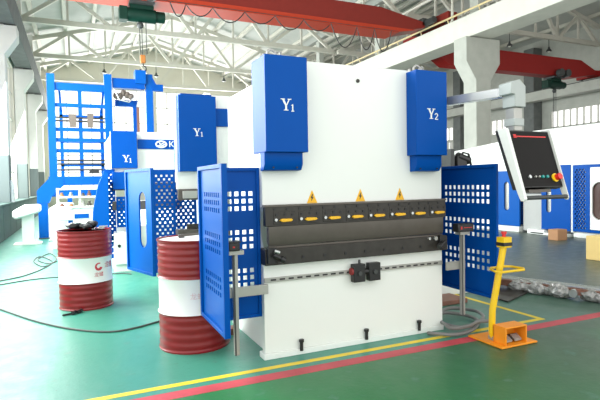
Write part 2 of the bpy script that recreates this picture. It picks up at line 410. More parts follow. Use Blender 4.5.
# overhead crane 1
c1 = thing('overhead_crane', 'bright red overhead crane bridge spanning the main bay, carrying a green hoist', 'crane', (5.2, 15.2, 6.7), group='red overhead cranes')
MB().prism([(-1.2, 7.02), (-.6, 6.72), (10.7, 6.72), (11.9, 7.0), (11.9, 7.2), (10.0, 7.52), (-.4, 7.52), (-1.2, 7.2)], 'y', 14.9, 15.7).build('bridge_beam', CRANE, c1, world=True, bevel=.02)
MB().box(-.5, 10.7, 14.86, 15.74, 6.69, 6.72).build('bottom_flange', CRANE_LIT, c1, world=True)
MB().prism([(-.9, 6.86), (-.6, 6.72), (10.7, 6.72), (11.5, 6.86)], 'y', 14.87, 14.9).build('lower_web_lit', CRANE_LIT, c1, world=True)  # lower band of the beam, floor light painted in as brighter red
for x, nm in ((-1.75, 'end_truck'), (12.5, 'end_truck')):
    e = MB().box(x - .22, x + .22, 14.1, 16.3, 7.1, 7.42).build('end_truck', CRANE, c1, world=True, bevel=.03)
    for yy in (14.35, 16.05): MB().cyl((x - .1, yy, 7.2), (x + .1, yy, 7.2), .14, seg=20).build('wheel', DARKG, e, world=True)
    if x > 0: MB().box(11.8, 12.4, 14.9, 15.6, 7.08, 7.35).cyl((12.0, 14.5, 7.2), (12.0, 14.9, 7.2), .12).build('drive_motor', DARKG, c1, world=True)
    else: MB().box(-1.75, -1.1, 14.9, 15.6, 7.08, 7.3).build('end_bracket', CRANE, c1, world=True)
h = thing('chain_hoist', 'dark green electric hoist whose hook hangs over the blue gantry', 'hoist', (1.75, 15.3, 6.2), group='green electric hoists')
def hoist(h, x, y, z, hookz, sx=1):
    body = MB(); body.cyl((x - .4, y, z), (x + .4, y, z), .2, seg=24); body.box(x - .34, x + .34, y - .12, y + .12, z + .1, z + .28)
    body.build('drum_housing', GREENH, h, world=True, bevel=.01)
    MB().cyl((x + .4, y, z), (x + .66, y, z), .16, seg=20).build('motor', GREENH, h, world=True, bevel=.01)
    MB().box(x - .62, x - .4, y - .18, y + .18, z - .2, z + .18).build('control_box', GREENH, h, world=True, bevel=.01)
    tr = MB().box(x - .35, x + .35, y - .3, y + .3, z + .28, z + .345).build('trolley', DARKG, h, world=True)
    for dx in (-.22, .22): MB().cyl((x + dx, y - .62, z + .45), (x + dx, y - .41, z + .45), .17, seg=20).build('wheel_cover', DARKG, tr, world=True)
    rp = MB()
    for dx in (-.06, .0, .12): rp.cyl((x + dx, y, z - .15), (x + dx, y, hookz + .3), .012, seg=6)
    rp.build('wire_rope', DARKG, h, world=True)
    hk = MB().box(x - .07, x + .08, y - .05, y + .05, hookz + .06, hookz + .30).build('hook_block', HOOK, h, world=True, bevel=.02)
    pts = [(x + .0 + .09 * math.sin(a), y, hookz - .1 + .09 * math.cos(a)) for a in [math.radians(10 + 25 * i) for i in range(11)]]
    MB().tube([(x, y, hookz + .05)] + pts, .022, 8).build('hook', BLACK, h, world=True)
    MB().ball((x - .05, y - .05, z - .3), .1).build('limit_weight', DARKG, h, world=True)
hoist(h, 1.90, 15.25, 6.34, 4.90, .85)
# festoon cable along crane 1
mb = MB(); P = []
xs = [2.65, 3.1, 3.9, 4.9, 5.9, 6.9, 7.9, 8.9, 9.6, 10.3]
for i in range(len(xs) - 1):
    sag = .38 if xs[i] < 7.5 else .75
    for k in range(10):
        t = k / 10; P.append((xs[i] + (xs[i+1] - xs[i]) * t, 14.75, 6.66 - sag * 4 * t * (1 - t) * (1 if i % 2 == 0 or xs[i] > 7 else .8)))
P.append((10.3, 14.75, 6.66)); mb.tube(P, .018, 6); mb.tube([(-1, 14.75, 6.69), (10.6, 14.75, 6.69)], .01, 6)
tag(mb.build('festoon_cable', RUBBER), 'black festoon cable drooping in loops below the bright red crane bridge', 'cable')

# overhead crane 2
c2 = thing('overhead_crane', 'dark red overhead crane bridge in the right-hand bay behind the concrete column', 'crane', (18.5, 16.6, 6.2), group='red overhead cranes')
MB().prism([(13.7, 6.45), (14.2, 6.15), (21.8, 6.15), (23.3, 6.4), (23.3, 6.62), (22.3, 7.02), (14.2, 7.02), (13.7, 6.9)], 'y', 16.3, 16.9).build('bridge_beam', CRANE2, c2, world=True, bevel=.02)
for x, z in ((13.0, 7.0), (23.8, 6.3)):
    e = MB().box(x - .13, x + .17, 15.6, 17.6, z + .08, z + .35).build('end_truck', CRANE2, c2, world=True, bevel=.03)
    for yy in (15.8, 17.4): MB().cyl((x - .08, yy, z + .16), (x + .08, yy, z + .16), .12, seg=16).build('wheel', DARKG, e, world=True)
    if x < 15: MB().box(x, 13.9, 16.35, 16.85, z + .08, z + .33).box(13.5, 13.9, 16.35, 16.85, z - .3, z + .08).build('end_bracket', CRANE2, c2, world=True)
    else: MB().box(23.1, x, 16.35, 16.85, z + .1, z + .33).build('end_bracket', CRANE2, c2, world=True)
h2 = thing('chain_hoist', 'green electric hoist under the dark red crane in the right bay', 'hoist', (20.3, 16.6, 5.7), group='green electric hoists')
hoist(h2, 20.75, 16.55, 5.79, 1.9)

# pendant lamps
lp = [((1.6, 29.2), 'left of the hoist rope'), ((4.35, 29.2), 'right of the blue gantry'), ((8.3, 29.2), 'left of the first tall blue cylinder cover'), ((18.6, 17.2), 'left of the two over the right bay'), ((21.2, 17.2), 'right of the two over the right bay')]
lamp = None
for i, ((x, y), lab) in enumerate(lp):
    t = thing('pendant_lamp', 'small hanging bell lamp under a truss, ' + lab, 'lamp', (x, y, 7.55), group='pendant lamps under the trusses')
    MB().cyl((0, 0, .2), (0, 0, .585), .015, seg=6).build('cord', DARKG, t)
    MB().lathe([(.13, 0), (.12, .06), (.05, .14), (.04, .22)], seg=20).build('shade', DARKG, t)
    MB().ball((0, 0, .02), .07).build('bulb', mat('lamp_glass', (.8, .8, .75), .2) if i == 0 else bpy.data.materials['lamp_glass'], t)

# ================================================================== THE MAIN PRESS BRAKE
PX, PY, PW, PD = 1.30, 3.59, 1.735, 1.12
pb = thing('press_brake', 'large white hydraulic press brake in the foreground with Y1 and Y2 blue cylinder covers', 'machine', (PX, PY, 0), group='press brakes')
# bed: front plate, hollow behind
MB().box(0, PW, 0, .06, .045, .745).box(-.012, PW + .004, -.012, .10, .0, .045).build('bed_plate', WHITE, pb, bevel=.004)
for x0 in (.07, PW - .13):
    MB().prism([(.06, 0), (PD, 0), (PD, 2.2), (.05, 2.2), (.05, 1.25), (.32, 1.2), (.42, 1.0), (.32, .80), (.06, .74)], 'x', x0, x0 + .06).build('side_frame', WHITE, pb, bevel=.004)
MB().box(.13, PW - .13, PD - .1, PD - .04, .3, 1.9).build('rear_plate', WHITE, pb)
ram = MB().box(0, PW, 0, .06, 1.185, 2.335).build('ram_plate', WHITE, pb, bevel=.004)
MB().box(.2, PW - .2, .06, PD - .3, 2.2, 2.26).build('top_plate', WHITE, pb)
# lifting stud on ram plate
MB().cyl((.865, -.008, 2.21), (.865, 0, 2.21), .016, seg=12).build('plate_stud', STEEL, pb)
# cylinder covers
def cover(x0, x1, z0, z1, yb, ch):
    c = MB().box(x0, x1, -.14, yb, z0, z1).build('cylinder_cover', BLUE, pb, bevel=.004)
    dx = .03 if ch == '2' else 0
    MB().prism([(-.10, z0 - .09), (-.07, z0 - .135), (.0, z0 - .14), (.0, z0), (-.10, z0)], 'x', x0 + .0 + dx, x1 - .03 - (.0)).build('lower_shroud', BLUE, c, bevel=.003)
    h = .088; zl = (z0 + z1) / 2 - .05; xl = (x0 + x1) / 2 - .05
    mb = MB(); serif_Y(mb, xl, zl, h, -.1425, -.1395); digit(mb, ch, xl + h * .92, zl - .006, h * .62, -.1425, -.1395)
    mb.build('lettering', WHITE, c, smooth=False)
    for xx in (x0 + .07, x1 - .08):
        MB().cyl((xx, -.1035, z0 - .115), (xx, -.096, z0 - .115), .007, seg=8).build('screw', BLACK, c)
    mb = MB(); mb.tube([(x0 + .1 + .035 * math.cos(a), -.02, z1 + .03 + .035 * math.sin(a)) for a in [PI * 2 * k / 14 for k in range(14)]], .01, 6, closed=True)
    mb.tube([(x0 + .14, .0, z1 - .005), (x0 + .15, 0, z1 + .05), (x0 + .19, .02, z1 + .07), (x0 + .22, .04, z1 - .005)], .012, 8)
    mb.tube([(x0 + .06, .02, z1 - .005), (x0 + .05, .02, z1 + .035), (x0 + .09, .06, z1 + .05), (x0 + .12, .1, z1 - .005)], .009, 8)
    mb.build('hydraulic_fitting', ALU, c)
    return c
cover(-.01, .335, 1.605, 2.325, .16, '1')
cover(1.355, 1.685, 1.59, 2.315, .0, '2')
MB().box(PW + .0, PW + .03, .1, .5, 1.55, 2.2).build('side_cover', BLUE, pb, bevel=.003)

# upper clamp beam with wedges
ub = MB().box(0.005, PW + .0, -.05, 0, 1.04, 1.19).build('punch_holder', STEEL, pb, bevel=.003)
MB().prism([(-.045, 1.04), (0, 1.04), (0, .925), (-.02, .89), (-.035, .89), (-.045, .925)], 'x', .03, PW - .02).build('punch', STEEL2, pb, bevel=.002)
xs8 = [.165 + i * .2125 for i in range(8)]
for x in xs8:
    cl = MB().box(x - .095, x + .085, -.055, -.05, 1.055, 1.15).build('clamp_block', STEEL, pb, bevel=.004)
    wd = MB().prism([(x - .05, 1.083), (x - .03, 1.072), (x + .045, 1.076), (x + .058, 1.086), (x + .045, 1.096), (x - .03, 1.098)], 'y', -.08, -.055).build('clamp_wedge', YEL, cl, bevel=.003)
    for dx, dz in ((-.07, 1.128), (.065, 1.128), (-.0, 1.13)): MB().cyl((x + dx, -.062, dz), (x + dx, -.055, dz), .010, seg=10).build('clamp_screw', BLACK, cl)
    MB().cyl((x - .078, -.068, 1.09), (x - .078, -.055, 1.09), .012, seg=12).build('clamp_stud', CHROME, cl)
for k in range(16): MB().cyl((.08 + k * .105, -.056, 1.172), (.08 + k * .105, -.049, 1.172), .010, seg=8).build('holder_screw', BLACK, ub)
MB().prism([(x, z) for x, z in ((-.005, 1.19), (.0, 1.205), (PW + .005, 1.205), (PW + .01, 1.19))], 'y', -.055, .0).build('holder_cap', STEEL2, pb)
# lower table and die
tb = MB().box(-.005, PW + .012, -.06, .05, .742, .87).build('die_table', STEEL, pb, bevel=.004)
dt = MB().prism([(-.045, .87), (.0, .87), (0, .886), (-.02, .886), (-.027, .878), (-.034, .886), (-.045, .886)], 'x', .03, PW - .03).build('lower_die', STEEL2, pb, bevel=.002)
for k in range(9): MB().cyl((.12 + k * .19, -.066, .79), (.12 + k * .19, -.059, .79), .012, seg=10).build('table_screw', BLACK, tb)
for x, s in ((.04, 1), (PW - .06, -1)):
    MB().box(x - .035, x + .035, -.09, -.06, .76, .88).cyl((x + s * .0, -.12, .83), (x + s * .055, -.125, .80), .017, seg=12).cyl((x + s * .055, -.125, .80), (x + s * .085, -.13, .782), .026, seg=12).build('die_clamp', BLACK, pb, bevel=.003)
MB().cyl((.05, -.11, .86), (.09, -.115, .845), .014).build('clamp_tip', CHROME, pb)
for xx, zz, rr in ((PW - .13, .855, .018), (PW - .05, .855, .018), (PW - .2, .857, .012)): MB().cyl((xx, -.08, zz), (xx, -.055, zz), rr).build('table_stud', CHROME, pb)
# front rail with sliding blocks
rl = MB().box(0.0, PW - .01, -.018, .0, .605, .64).build('slide_rail', ALU, pb, bevel=.002)
for k in range(22):
    x = .05 + k * .075; MB().box(x, x + .045, -.0195, -.0175, .616, .629).build('rail_slot', BLACK, rl)
mb = MB(); mb.box(.76, .87, -.075, -.018, .54, .69).box(.91, 1.02, -.075, -.018, .54, .69).cyl((.865, -.045, .62), (.915, -.045, .62), .025)
bl = mb.build('sliding_block', BLACK, pb, bevel=.005)
MB().cyl((.745, -.045, .63), (.76, -.045, .63), .03, seg=16).build('block_knob', mat('dull_red_plastic', (.25, .02, .02), .4), bl)
for p in (((.815, -.088, .615), (.815, -.075, .615), .018), ((.965, -.088, .615), (.965, -.075, .615), .018), ((.84, -.03, .69), (.84, -.03, .72), .01)): MB().cyl(*p, seg=14).build('block_screw', DARKG, bl)
for x in (.30, .905, 1.455):
    MB().cyl((x, -.022, .035), (x, -.022, .105), .014, seg=12).cyl((x, -.022, .105), (x, -.022, .125), .021, seg=8).build('levelling_bolt', BLACK, pb)
# warning triangles
for x in (.425, .875, 1.275):
    a = .047; z = 1.207
    tr = MB().prism([(x - a, z), (x + a, z), (x, z + .105)], 'y', -.002, 0).build('warning_sign', YEL, pb)
    mb = MB(); mb.prism([(x + .004, z + .075), (x - .014, z + .04), (x - .003, z + .04), (x - .008, z + .014), (x + .014, z + .048), (x + .003, z + .048), (x + .010, z + .072)], 'y', -.003, -.0019)
    mb.build('warning_symbol', BLACK, tr, smooth=False)

# side guards (world coordinates)
gz = [1.295, 1.24, 1.185, 1.0, .945, .89, .70, .645, .59]
gs = MB().rows('x', .905, .915, 3.25, 3.95, .325, 1.51, perf_grid(3.335, 9, .058, .034, [z for z in gz]))
sg = gs.build('side_guard', LBLUE, pb, world=True)
lip(MB(), 'x', .885, .905, 3.25, 3.95, .325, 1.51, .03).build('guard_rim', LBLUE, sg, world=True, bevel=.003)
MB().box(.885, .925, 3.232, 3.25, .325, 1.51).build('guard_edge', BLUE, sg, world=True)
bz = [1.295, 1.238, 1.182, .999, .943, .887, .70, .645, .59]
gb = MB().rows('y', 3.655, 3.665, .915, 1.30, .33, 1.495, [(z - .017, z + .017, [(1.06 + k * .0565 - .0165, 1.06 + k * .0565 + .0165) for k in range(-2, 4)]) for z in bz])
g2 = gb.build('front_guard', BLUE, pb, world=True)
lip(MB(), 'y', 3.64, 3.655, .915, 1.30, .33, 1.495, .025).build('guard_rim', BLUE, g2, world=True, bevel=.003)
rz = [1.30, 1.235, 1.17, .985, .92, .855, .69, .62, .55]
gr = MB().rows('x', 3.43, 3.44, 3.34, 4.12, .29, 1.51, [(z - .019, z + .019, [(3.43 + k * .0625 - .019, 3.43 + k * .0625 + .019) for k in range(10)]) for z in rz])
g3 = gr.build('side_guard', BLUE, pb, world=True)
lip(MB(), 'x', 3.405, 3.43, 3.30, 4.12, .29, 1.51, .03).build('guard_rim', BLUE, g3, world=True, bevel=.003)
MB().box(3.04, 3.43, 4.10, 4.12, .29, 1.51).build('rear_guard', BLUE, pb, world=True)

# safety light posts on arms
def post(x, z0, z1, y, xa, xb, za, zb, hd):
    p = MB().box(x - .018, x + .018, y - .018, y + .018, z0, z1).build('sensor_post', ALU, pb, world=True, bevel=.003)
    MB().box(x - .0185, x - .006, y - .0195, y - .018, z0, z1).build('post_groove', DARKG, p, world=True)
    MB().box(xa, xb, y + .018, y + .04, za, zb).build('support_arm', ALU, p, world=True, bevel=.003)
    MB().box(x - .05, x + .06, y - .035, y + .035, z1, z1 + .03).build('mount_plate', ALU, p, world=True)
    hh = MB().box(*hd).build('sensor_head', BLACK, p, world=True, bevel=.008)
    x0, x1, y0, y1, a, b = hd
    MB().box(x0 + .03, x0 + .045, y0 - .002, y0, a + .025, b - .025).box(x0 + .065, x1 - .02, y0 - .002, y0, (a + b) / 2 - .002, (a + b) / 2 + .003).build('sensor_marking', REDP, hh, world=True)
post(1.045, .11, .855, 3.50, .985, 1.31, .53, .605, (.985, 1.07, 3.44, 3.55, .885, .945))
MB().box(.99, 1.08, 3.45, 3.54, .945, .955).build('sensor_base', BLACK, pb, world=True)
post(3.19, .14, .875, 3.50, 3.03, 3.245, .555, .63, (3.085, 3.265, 3.43, 3.51, .905, .98))

# hydraulic pump standing on the rear right of the press
hu = thing('hydraulic_unit', 'dark hydraulic valve block on a white tank just behind the right blue guard', 'hydraulic unit', (4.1, 4.8, 0))
MB().box(3.75, 4.42, 4.62, 5.1, .0, 1.5).build('oil_tank', WHITE, hu, world=True, bevel=.01)
MB().box(4.05, 4.11, 4.62, 4.8, 1.5, 1.74).build('valve_plate', DARKG, hu, world=True, bevel=.006)
MB().box(4.15, 4.3, 4.62, 4.75, 1.5, 1.66).cyl((4.18, 4.66, 1.66), (4.36, 4.66, 1.60), .05, seg=14).build('valve_block', BLACK, hu, world=True, bevel=.006)
MB().tube([(4.18, 4.66, 1.6), (4.24, 4.62, 1.70), (4.32, 4.62, 1.68), (4.40, 4.65, 1.5)], .014, 8).build('hose', BLACK, hu, world=True)
MB().cyl((4.10, 4.68, 1.74), (4.10, 4.68, 1.82), .02, seg=12).build('gauge', ALU, hu, world=True)

# ------------------------------------------------------------------ control console on swing arm
cc = thing('control_console', 'black operator console with red stripe hanging from a silver swing arm right of the press', 'control panel', (3.27, 2.95, 2.1))
MB().bar((3.02, 3.78, 2.08), (3.22, 3.04, 2.08), .07, .075).build('swing_arm', CHROME, cc, world=True, bevel=.004)
MB().cyl((3.0, 3.8, 1.96), (3.0, 3.8, 2.14), .05, seg=16).build('arm_pivot', BLACK, cc, world=True)
MB().prism([(3.175, 2.14), (3.27, 2.17), (3.335, 2.12), (3.335, 1.95), (3.215, 1.95), (3.215, 2.05), (3.175, 2.05)], 'y', 2.92, 3.05).build('elbow_cover', GREYW, cc, world=True, bevel=.006)
MB().box(3.235, 3.325, 2.945, 3.035, 1.76, 1.95).build('drop_post', ALU, cc, world=True, bevel=.005)
MB().box(3.225, 3.335, 2.935, 3.045, 1.80, 1.86).build('post_collar', GREYW, cc, world=True, bevel=.004)
# the housing leans: top back, bottom towards the operator
def tilt(y, z): return y
T0, T1 = (2.94, 1.765), (2.80, 1.215)   # y, z of face top and bottom
dxl = .0
fx0, fx1 = 3.158, 3.612
hs = MB().prism([(2.945, 1.76), (2.80, 1.30), (2.87, 1.28), (3.05, 1.765)], 'x', fx0 - .028, fx1 + .01).build('housing', BLACK, cc, world=True, bevel=.004)
for xa, xb in ((fx0 - .035, fx0 - .006), (fx1, fx1 + .008)):
    MB().prism([(2.925, 1.775), (2.745, 1.215), (2.755, 1.197), (2.785, 1.197), (2.815, 1.25), (3.02, 1.775)], 'x', xa, xb).build('side_plate', WHITE, cc, world=True, bevel=.004)
def face_pt(u, v, off=0):  # u 0..1 across, v 0..1 down the face
    y = 2.945 + (2.80 - 2.945) * v; z = 1.76 + (1.30 - 1.76) * v
    nrm = Vector((0, -(.46), .145)).normalized()
    return Vector((fx0 + (fx1 - fx0) * u, y, z)) + nrm * off
def face_quad(u0, u1, v0, v1, o0, o1):
    mb = MB(); P = [[face_pt(u, v, o) for u, v in ((u0, v0), (u1, v0), (u1, v1), (u0, v1))] for o in (o0, o1)]
    A = [mb.bm.verts.new(p) for p in P[0]]; B = [mb.bm.verts.new(p) for p in P[1]]
    for i in range(4): j = (i + 1) % 4; mb._face([A[i], A[j], B[j], B[i]])
    mb._face(A); mb._face(B[::-1]); return mb
face_quad(.02, .98, .02, .98, 0, .003).build('screen', SCREEN, hs, world=True)
face_quad(.10, .90, .095, .115, .003, .0045).build('red_stripe', REDP, hs, world=True)
face_quad(.10, .17, .07, .13, .003, .0045).build('red_mark', REDP, hs, world=True)
for u, r, mm, nm in ((.22, .014, CHROME, 'key_switch'), (.36, .008, ALU, 'push_button'), (.45, .008, ALU, 'push_button'), (.54, .012, TEALL, 'push_button'), (.65, .012, TEALL, 'push_button')):
    a = face_pt(u, .82, .003); b = face_pt(u, .82, .018); MB().cyl(a, b, r, seg=14).build(nm, mm, hs, world=True)
MB().cyl(face_pt(.85, .84, .003), face_pt(.85, .84, .012), .036, seg=20).build('stop_base', YELB, hs, world=True)
MB().cyl(face_pt(.885, .835, .012), face_pt(.885, .835, .045), .026, seg=20).build('stop_button', REDP, hs, world=True)
MB().cyl((fx0, 2.77, 1.222), (fx1, 2.77, 1.222), .017, seg=14).build('handle_bar', DARKG, cc, world=True)
MB().box(fx0 + .06, fx1 - .15, 2.79, 2.88, 1.262, 1.285).build('keyboard_tray', STEEL2, cc, world=True)

# ------------------------------------------------------------------ foot pedal
fp = thing('foot_pedal', 'yellow foot pedal stand with emergency stop post and orange treadle guard', 'pedal', (3.1, 2.93, 0))
MB().box(3.075, 3.475, 2.93, 3.31, .003, .018).build('base_plate', ORG, fp, world=True, bevel=.004)
MB().tube([(3.185, 3.12, .01), (3.16, 3.12, .10), (3.168, 3.12, .27), (3.275, 3.10, .80)], .028, 10).build('post', YELB, fp, world=True)
MB().box(3.15, 3.22, 3.09, 3.15, .018, .05).build('post_foot', ALU, fp, world=True)
sb = MB().box(3.235, 3.325, 3.055, 3.14, .795, .885).build('stop_box', YELB, fp, world=True, bevel=.006)
MB().box(3.233, 3.327, 3.053, 3.142, .81, .84).build('black_band', BLACK, sb, world=True)
MB().cyl((3.28, 3.10, .885), (3.28, 3.10, .91), .015, seg=14).cyl((3.28, 3.10, .91), (3.28, 3.10, .93), .022, seg=14).build('stop_button', REDP, sb, world=True)
MB().tube([(3.18, 3.15, .61), (3.13, 3.05, .61), (3.15, 3.0, .61), (3.40, 3.0, .61), (3.44, 3.04, .61), (3.43, 3.16, .61), (3.39, 3.19, .61), (3.22, 3.19, .61)], .011, 8, closed=True).build('hand_ring', YELB, fp, world=True)
mb = MB()
mb.box(3.14, 3.152, 2.95, 3.085, .018, .15).box(3.365, 3.377, 2.95, 3.085, .018, .15).box(3.14, 3.377, 2.95, 3.085, .15, .162).box(3.14, 3.377, 3.075, 3.087, .018, .15)
mb.build('treadle_guard', ORG, fp, world=True, bevel=.003)
MB().prism([(2.98, .03), (3.03, .06), (3.03, .075), (2.98, .045)], 'x', 3.17, 3.24).build('treadle', ALU, fp, world=True)
MB().prism([(2.98, .03), (3.03, .06), (3.03, .075), (2.98, .045)], 'x', 3.27, 3.345).build('treadle', ALU, fp, world=True)
MB().box(3.165, 3.355, 3.035, 3.07, .018, .06).build('switch_body', DARKG, fp, world=True)

# hoses coiled on the floor
def floor_cable(pts, r, label, m=RUBBER):
    P = []; n = len(pts); V = [Vector((*p, r)) for p in pts]
    for i in range(n - 1):
        p0 = V[max(0, i - 1)]; p1 = V[i]; p2 = V[i + 1]; p3 = V[min(n - 1, i + 2)]
        for k in range(8):
            t = k / 8; P.append(.5 * ((2 * p1) + (-p0 + p2) * t + (2 * p0 - 5 * p1 + 4 * p2 - p3) * t * t + (-p0 + 3 * p1 - 3 * p2 + p3) * t ** 3))
    P.append(V[-1]); return tag(MB().tube(P, r, 8).build('floor_cable', m), label, 'cable', 'cables lying on the floor')
GCAB = mat('dusty_cable', (.07, .075, .07), .6)
floor_cable([(-1.02, 6.82), (-.82, 6.46), (-.48, 5.81), (-.18, 5.34), (.08, 5.05), (.29, 4.93), (.5, 4.97), (.73, 5.09), (1.0, 5.2), (1.3, 5.5)], .009, 'dark cable curving across the teal floor in front of both drums', GCAB)
floor_cable([(-1.18, 8.2), (-1.08, 8.42), (-.77, 8.75), (-.52, 9.46), (-.44, 10.16), (-.69, 11.02), (-.75, 10.34), (-.54, 9.59), (-.38, 10.4), (-.53, 11.41), (-.7, 10.59), (-.5, 9.93), (-.36, 10.11)], .009, 'thin dark cable snaking to a tangle left of the far drum', GCAB)
floor_cable([(-1.18, 8.0), (-.7, 8.3), (-.31, 8.35), (.23, 8.25), (.6, 8.2), (.74, 8.05)], .008, 'thin dark cable running straight behind the far drum', GCAB)
cc_ = floor_cable([(2.81, 3.52), (2.84, 3.44), (2.96, 3.36), (3.19, 3.38), (3.42, 3.54), (3.48, 3.75), (3.33, 3.90), (3.13, 3.80), (3.06, 3.58), (3.08, 3.46), (3.24, 3.44), (3.50, 3.56), (3.62, 3.80), (3.47, 3.96), (3.24, 3.87), (3.08, 3.70), (2.99, 3.50), (2.98, 3.40), (3.14, 3.36), (3.30, 3.42), (3.44, 3.40)], .016, 'grey cable coiled on the floor between the press and the foot pedal', CABG)
nv = len(cc_.data.vertices)
for v in cc_.data.vertices: v.co.z += .06 * v.index / nv + .01 * math.sin(v.index * .02) ** 2
mb = MB().cyl((-.17, 5.80, .012), (.0, 5.87, .012), .010).cyl((-.075, 5.80, .022), (-.045, 5.86, .022), .02).cyl((-.015, 5.84, .022), (.015, 5.90, .022), .02)
tag(mb.build('bolt_tool', BLACK), 'small black fittings lying on the floor at the foot of the far drum', 'fitting')

# ------------------------------------------------------------------ oil drums
def wrap(body, size, R, zc, ang, parent, mt, name='lettering'):
    vs, fs = glyph(body, size); bm = MB(); V = []
    for x, y, z in vs:
        a = ang + x / R; V.append(bm.bm.verts.new(((R + .0015) * math.cos(a), (R + .0015) * math.sin(a), zc + y)))
    for f in fs: bm._face([V[i] for i in f])
    return bm.build(name, mt, parent, smooth=False)
INK = mat('drum_print_red', (.55, .03, .05), .4)
def drum(loc, rz, label, lid, ink=None):
    ink = ink or INK
    t = thing('oil_drum', label, 'drum', loc, rz, group='red and white oil drums')
    R = .284; prof = [(R + .007, 0), (R + .009, .012), (R, .022)]; mis = [0, 0]
    def seg(z0, z1, n, mi, amp):
        for k in range(1, n * 6 + 1):
            z = z0 + (z1 - z0) * k / (n * 6); prof.append((R + amp * .8 * abs(math.sin(PI * k / 6)) ** 2, z)); mis.append(mi)
    seg(.022, .285, 4, 0, .006); prof.append((R + .012, .30)); mis.append(0); prof.append((R, .315)); mis.append(1)
    prof.append((R, .565)); mis.append(1); prof.append((R + .012, .58)); mis.append(1); prof.append((R, .595)); mis.append(0)
    seg(.595, .858, 5, 0, .005); prof += [(R + .009, .868), (R + .009, .88), (R - .004, .88), (R - .004, .862)]; mis += [0, 0, 0, 0]
    MB().lathe(prof, seg=64, mis=mis).build('drum_shell', [DRED, DWHT], t, sharp=50)
    l = MB().lathe([(R - .005, .855), (R - .005, .87 if lid else .862)], seg=48).build('drum_lid', DWHT if lid else DRED, t)
    MB().cyl((.15, .05, .86), (.15, .05, .885), .03).build('bung', CHROME, l)
    # printed mark: a red swirl and lettering
    a0 = -PI / 2; mb = MB()
    for k in range(22):
        def pt(k2, rr): 
            th = math.radians(60 + k2 * 13); x = rr * math.cos(th); y = rr * math.sin(th); a = a0 + x / R; return ((R + .0015) * math.cos(a), (R + .0015) * math.sin(a), .475 + y)
        w0 = .012 + .022 * k / 22; w1 = .012 + .022 * (k + 1) / 22
        mb._face([mb.bm.verts.new(p) for p in (pt(k, .045), pt(k + 1, .045), pt(k + 1, .045 - w1), pt(k, .045 - w0))])
    if not lid: mb.build('drum_emblem', ink, t, smooth=False)
    wrap('龙蟠', .055, R, .385 + (.06 if lid else 0), a0, t, ink); wrap('龙蟠', .075, R, .48 if not lid else .42, a0 + .52, t, ink)
    return t
nd = drum((.90, 4.262, 0), -.12, 'near red and white oil drum with white lid beside the blue side guard', True, mat('drum_print_faint', (.72, .50, .50), .4))
nd.scale = (1.02, 1.02, 1.045)
drum((.075, 6.22, 0), .48, 'far red and white oil drum with black rags on top', False)
mb = MB()
for k in range(6): mb.ball((-.05 + .06 * k * random.uniform(.6, 1), 6.2 + random.uniform(-.05, .12), .915 + random.uniform(0, .03)), .06, (1.2, 1, .55), 2)
mb.jitter(.008); tag(mb.build('oily_rag', BLACK, sharp=20), 'crumpled black rag lying on top of the far drum', 'rag')
tag(MB().box(.22, .29, 6.2, 6.29, .872, .895).box(.23, .33, 6.23, 6.26, .895, .912).build('hand_tool', CHROME, bevel=.005), 'small bright metal tool resting on the far drum', 'tool')
tag(MB().box(.80, .85, 4.35, 4.39, .912, .94).cyl((.82, 4.37, .93), (1.0, 4.43, .93), .012).build('hand_tool', STEEL2, bevel=.004), 'small dark tool lying on the white lid of the near drum', 'tool')

# ================================================================== BACKGROUND PRESSES
def slot_door(parent, L, z0, z1, M, m=LBLUE, r=.045, thick=.02, sc=None):
    sc = sc or L * .5
    d = MB().rows('x', 0, thick, 0, L, z0, z1, slot(sc, r, z0 + (z1 - z0) * .25, z0 + (z1 - z0) * .78)).xf(M).build('side_door', m, parent, bevel=0)
    lip(MB(), 'x', -.02, 0, 0, L, z0, z1, .03).xf(M).build('door_rim', m, d)
    return d
# second press, directly behind
p2 = thing('press_brake', 'white press brake with a tall blue Y1 cover, right behind the near drum', 'machine', (1.10, 6.0, 0), group='press brakes')
MB().box(0, 2.6, 0, .07, .0, .74).build('bed_plate', WHITE, p2, bevel=.005)
MB().box(0, 2.6, 0, .07, 1.32, 2.46).build('ram_plate', WHITE, p2, bevel=.005)
MB().prism([(.07, 0), (1.7, 0), (1.7, 2.5), (.07, 2.5), (.07, 1.32), (.4, 1.25), (.5, 1.0), (.4, .78), (.07, .74)], 'x', .38, .45).build('side_frame', WHITE, p2, bevel=.004)
MB().prism([(.07, 0), (1.7, 0), (1.7, 2.5), (.07, 2.5), (.07, 1.32), (.4, 1.25), (.5, 1.0), (.4, .78), (.07, .74)], 'x', 2.45, 2.52).build('side_frame', WHITE, p2, bevel=.004)
MB().box(.46, 2.45, 1.55, 1.6, .2, 2.4).build('rear_plate', WHITE, p2)
MB().box(.0, 2.6, -.06, .0, 1.19, 1.32).build('punch_holder', STEEL2, p2, bevel=.004)
for k in range(9): MB().box(.05 + k * .27, .22 + k * .27, -.09, -.06, 1.21, 1.3).build('clamp_block', ALU, p2, bevel=.004)
MB().box(-.02, 2.62, -.08, .07, .745, .84).build('die_table', STEEL2, p2, bevel=.004)
MB().box(.1, 2.5, -.03, .0, .84, .90).build('lower_die', STEEL, p2)
cv = MB().box(.02, .47, -.1, .25, 1.53, 2.43).build('cylinder_cover', BLUE, p2, bevel=.005)
MB().box(.06, .43, -.05, .2, 2.43, 2.455).build('cover_cap', BLUE, cv)
mb = MB(); serif_Y(mb, .19, 1.95, .09, -.1025, -.0995); digit(mb, '1', .19 + .085, 1.945, .055, -.1025, -.0995); mb.build('lettering', WHITE, cv, smooth=False)
MB().box(.48, .66, -.03, 0, 2.08, 2.30).build('side_cap', BLUE, p2, bevel=.004)
M = Matrix.Translation((-.27, .12, 0)) @ Matrix.Rotation(math.radians(17), 4, 'Z')
